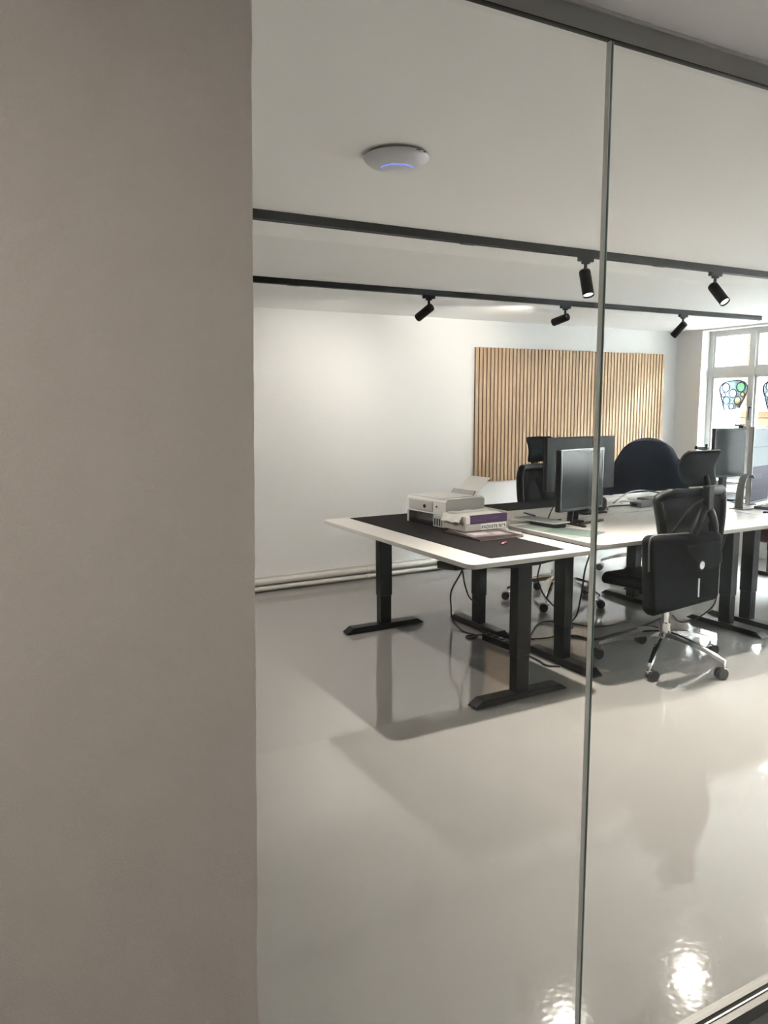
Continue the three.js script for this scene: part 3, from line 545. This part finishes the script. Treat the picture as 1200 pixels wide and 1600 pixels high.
solo('computer_mouse', 'dark blue mouse lying on the blue booklet', 'mouse', [turned(new THREE.SphereGeometry(1, 24, 14).scale(0.055, 0.018, 0.034), 0, 0.3, 0, [4.96, 0.826, -3.32])], M([0.02, 0.026, 0.06], 0.4));
{
  const t = thing('tablet_stand', 'grey arched metal stand beside the portrait monitor', 'stand', [4.84, 0.8, -3.56], 0.1);
  const s = [[0, 0.006, 0], [0.005, 0.12, 0], [0.03, 0.21, 0], [0.07, 0.245, 0], [0.12, 0.245, 0], [0.15, 0.22, 0]];
  const c = new THREE.CatmullRomCurve3(s.map(V));
  part('arch', sheet((u, v) => { const p = c.getPoint(v); return [p.x, p.y, (u - 0.5) * (0.06 - 0.01 * v)]; }, 6, 24, 0.008), M([0.2, 0.2, 0.19], 0.5), t);
  part('base', slab(-0.03, 0.1, -0.06, 0.06, 0, 0.006, 0.01, 0.001), M([0.2, 0.2, 0.19], 0.5), t);
}
{
  const t = thing('desk_tray', 'low dark grey tray with white cables at the right edge', 'tray', [5.06, 0.8, -3.45], 0.2);
  part('tray', [slab(-0.1, 0.22, -0.085, 0.085, 0, 0.006, 0.02, 0.001), bx(-0.1, 0.22, 0.004, 0.022, 0.079, 0.085), bx(-0.1, 0.22, 0.004, 0.022, -0.085, -0.079), bx(-0.1, -0.094, 0.004, 0.022, -0.085, 0.085)], M([0.16, 0.16, 0.155], 0.5), t);
}
solo('headphones', 'pale grey headphones lying in the dark tray', 'headphones', [turned(new THREE.TorusGeometry(0.07, 0.012, 10, 30, Math.PI), -0.9, 0.3, 0, [5.15, 0.84, -3.46]), turned(new THREE.SphereGeometry(1, 18, 12).scale(0.035, 0.045, 0.022), 0.4, 0.3, 0.3, [5.08, 0.865, -3.44]), turned(new THREE.SphereGeometry(1, 18, 12).scale(0.035, 0.045, 0.022), 0.4, -0.5, 0.3, [5.21, 0.865, -3.47])], M([0.6, 0.6, 0.57], 0.5));
solo('cable', 'loose white cable coiled in the dark tray', 'cable', tube([[5.0, 0.813, -3.44], [5.03, 0.826, -3.5], [5.07, 0.813, -3.45], [5.03, 0.82, -3.4], [4.99, 0.815, -3.45], [5.02, 0.816, -3.5], [5.1, 0.82, -3.5]], 0.005, 80), M([0.7, 0.7, 0.67], 0.5));
{
  const t = thing('camera_stand', 'slim black pole with a short sideways arm behind the near headrest', 'camera stand', [4.63, 0.8, -3.69]);
  part('foot', cyl(0.05, 0.05, 0.01, 0, 0, 0, 24), mBlack, t);
  part('pole', rod([0, 0.01, 0], [0, 0.465, 0], 0.009), mBlack, t);
  part('arm', turned(rb(-0.11, 0.01, -0.012, 0.012, -0.012, 0.012, 0.004), 0, 0, -0.12, [0, 0.43, 0]), mBlack, t);
}
{
  const t = thing('docking_box', 'small dark grey box with cables on the desk seam', 'docking box', [4.4, 0.8, -4.02], 0.1);
  part('case', rb(-0.11, 0.11, 0, 0.038, -0.05, 0.05, 0.006), M([0.11, 0.115, 0.11], 0.5), t);
  part('port', bx(-0.112, -0.109, 0.01, 0.028, -0.03, 0.02), mBlack, t);
}
solo('keyboard', 'narrow dark keyboard lying before the draped jacket', 'keyboard', [slab(-0.2, 0.2, -0.06, 0.06, 0, 0.014, 0.01, 0.003).rotateY(0.1).translate(4.86, 0.8, -4.3), ...Array.from({ length: 4 }, (_, r) => bx(-0.19, 0.19, 0.014, 0.018, -0.05 + r * 0.027, -0.03 + r * 0.027).rotateY(0.1).translate(4.86, 0.8, -4.3))], M([0.09, 0.1, 0.09], 0.5));
{
  const t = thing('computer_mouse', 'large black mouse just behind the near chair back', 'mouse', [5.16, 0.8, -4.36], 0.2);
  part('shell', new THREE.SphereGeometry(1, 24, 14).scale(0.1, 0.028, 0.06).translate(0, 0.029, 0), M([0.03, 0.034, 0.036], 0.5), t);
}
const papers = rng(71);
for (const [x, z, a, lab] of [[5.1, -4.1, 0.1, 'white sheet of paper nearest the far seam right of the headrest'], [5.35, -4.5, -0.2, 'white sheet of paper beside the black mouse'], [4.95, -3.75, 0.25, 'white sheet of paper lying behind the slim black pole'], [4.5, -4.42, -0.1, 'pale sheet of paper in front of the jacket'], [4.25, -3.55, 0.15, 'pale sheet of paper left of the near chair back']])
  solo('paper_sheet', lab, 'paper', slab(-0.105, 0.105, -0.148, 0.148, 0, 0.0015, 0.002, 0.0003).rotateY(a + Math.PI / 2).translate(x, 0.8, z), mPaper);
solo('laptop', 'closed black laptop on the far right desk, left of the arched stand', 'laptop', slab(-0.16, 0.16, -0.11, 0.11, 0, 0.018, 0.012, 0.003).rotateY(0.1).translate(5.32, 0.8, -3.99), mBlack);
solo('laptop', 'closed black laptop farther back beneath the window sill', 'laptop', slab(-0.16, 0.16, -0.11, 0.11, 0, 0.018, 0.012, 0.003).rotateY(-0.15).translate(6.24, 0.8, -4.36), mBlack);
solo('notebook', 'stack of white booklets under the far window', 'notebook', [slab(-0.15, 0.15, -0.11, 0.11, 0, 0.03, 0.004, 0.002).rotateY(0.12).translate(5.65, 0.8015, -4.15)], mPaper);
solo('storage_bag', 'small dark brown pouch on the far desk before the window sill', 'pouch', [turned(new THREE.SphereGeometry(1, 20, 12).scale(0.1, 0.04, 0.05), 0, 0.2, 0.1, [6.1, 0.842, -4.1])], M([0.06, 0.04, 0.03], 0.7));
solo('cable', 'dark cable lying on the near desks by the small grey box', 'cable', tube([[4.31, 0.805, -4.24], [4.5, 0.82, -4.36], [4.76, 0.84, -4.5], [5.0, 0.83, -4.55], [5.1, 0.806, -4.42]], 0.006, 40), mCable);
solo('cable', 'brown cable running from the monitor base to the small grey box', 'cable', tube([[4.0, 0.806, -3.99], [4.12, 0.806, -4.1], [4.24, 0.806, -4.1], [4.32, 0.812, -4.04]], 0.006, 30), M([0.05, 0.035, 0.03], 0.5));
solo('cable', 'thin white cable crossing the desk before the jacket', 'cable', tube([[4.36, 0.804, -4.2], [4.45, 0.804, -4.3], [4.56, 0.804, -4.2], [4.6, 0.804, -4.38], [4.62, 0.804, -4.12]], 0.004, 40), M([0.5, 0.49, 0.46], 0.5));
solo('cable', 'thin black cable hanging behind the glossy monitor', 'cable', tube([[3.27, 0.95, -3.69], [3.245, 0.88, -3.72], [3.235, 0.82, -3.74], [3.26, 0.804, -3.78], [3.4, 0.804, -3.8]], 0.004, 30), mCable);

// ------------------------------------------------------------------ cables and power strips below
const wire = (label, pts, r = 0.0055, m = mCable) => solo('cable', label, 'cable', tube(pts, r, pts.length * 10), m);
wire('black cable hanging left from the control box down to the far desk foot', [[2.45, 0.745, -3.75], [2.9, 0.45, -4.2], [2.85, 0.303, -4.25], [2.92, 0.15, -4.36], [2.97, 0.05, -4.42], [2.944, 0.006, -4.257], [2.962, 0.006, -4.109], [2.883, 0.006, -4.071], [2.89, 0.006, -4.133], [3.03, 0.006, -4.1]]);
wire('black cable from the control box to the far desk leg', [[2.5, 0.745, -3.75], [2.9, 0.45, -4.2], [2.932, 0.336, -4.21], [2.98, 0.24, -4.22], [3.03, 0.2, -4.21]]);
wire('black cable sagging between the two near desk legs', [[3.1, 0.74, -3.62], [3.07, 0.6, -3.6], [3.047, 0.486, -3.6], [3.101, 0.379, -3.6], [3.207, 0.275, -3.6], [3.28, 0.25, -3.7], [3.4, 0.3, -3.8]]);
wire('black cable hanging straight down beside the glass joint', [[3.5, 0.745, -3.55], [3.472, 0.6, -3.6], [3.433, 0.504, -3.6], [3.437, 0.399, -3.62], [3.5, 0.3, -3.7], [3.49, 0.179, -3.72], [3.6, 0.05, -3.9], [3.65, 0.008, -3.93], [3.5, 0.008, -3.9]]);
wire('black cable looping over the floor behind the middle leg', [[3.231, 0.008, -3.842], [3.22, 0.008, -3.9], [3.295, 0.008, -3.95], [3.505, 0.008, -4.117], [3.612, 0.008, -4.131], [3.688, 0.008, -4.069], [3.767, 0.008, -3.895], [3.894, 0.008, -3.84], [4.153, 0.008, -3.88]]);
wire('black cable curving low on the floor left of the middle leg', [[3.1, 0.008, -3.95], [3.231, 0.008, -3.862], [3.345, 0.008, -3.829], [3.497, 0.008, -3.855]]);
wire('thick black cable crossing the floor under the near chair', [[3.4, 0.008, -3.82], [3.523, 0.008, -3.77], [3.574, 0.008, -3.662], [3.787, 0.008, -3.673], [4.065, 0.008, -3.707], [4.4, 0.008, -3.8]], 0.008);
wire('black cable lying by the foot of the middle leg', [[2.995, 0.008, -3.72], [2.985, 0.008, -3.5], [2.97, 0.008, -3.41], [3.03, 0.008, -3.36]], 0.006);
wire('looped black cable hanging beside the right desk legs', [[4.4, 0.74, -3.3], [4.321, 0.585, -3.3], [4.249, 0.549, -3.3], [4.302, 0.509, -3.3], [4.282, 0.447, -3.3], [4.24, 0.4, -3.3], [4.292, 0.34, -3.3], [4.318, 0.29, -3.3], [4.294, 0.23, -3.3], [4.24, 0.15, -3.35], [4.35, 0.03, -3.6], [4.5, 0.01, -3.8]], 0.005);
{
  const t = thing('power_strip', 'black power strip on the floor behind the front desk leg', 'power strip', [2.985, 0, -3.86], 0.06);
  part('case', rb(-0.032, 0.032, 0, 0.045, -0.17, 0.17, 0.006), mBlack, t);
  for (let i = 0; i < 5; i++) part('socket', cyl(0.02, 0.02, 0.003, 0, 0.044, -0.12 + i * 0.06, 18), mBlackSoft, t);
  part('switch', bx(0.005, 0.02, 0.044, 0.049, 0.14, 0.158), M([0.4, 0.05, 0.04], 0.4), t);
}
{
  const t = thing('power_adapter', 'white power plug beside the black power strip', 'plug', [3.17, 0, -3.98], 0.4);
  part('block', rb(-0.025, 0.025, 0, 0.03, -0.04, 0.04, 0.006), M([0.6, 0.6, 0.58], 0.4), t);
}
renderer.render(scene, camera);
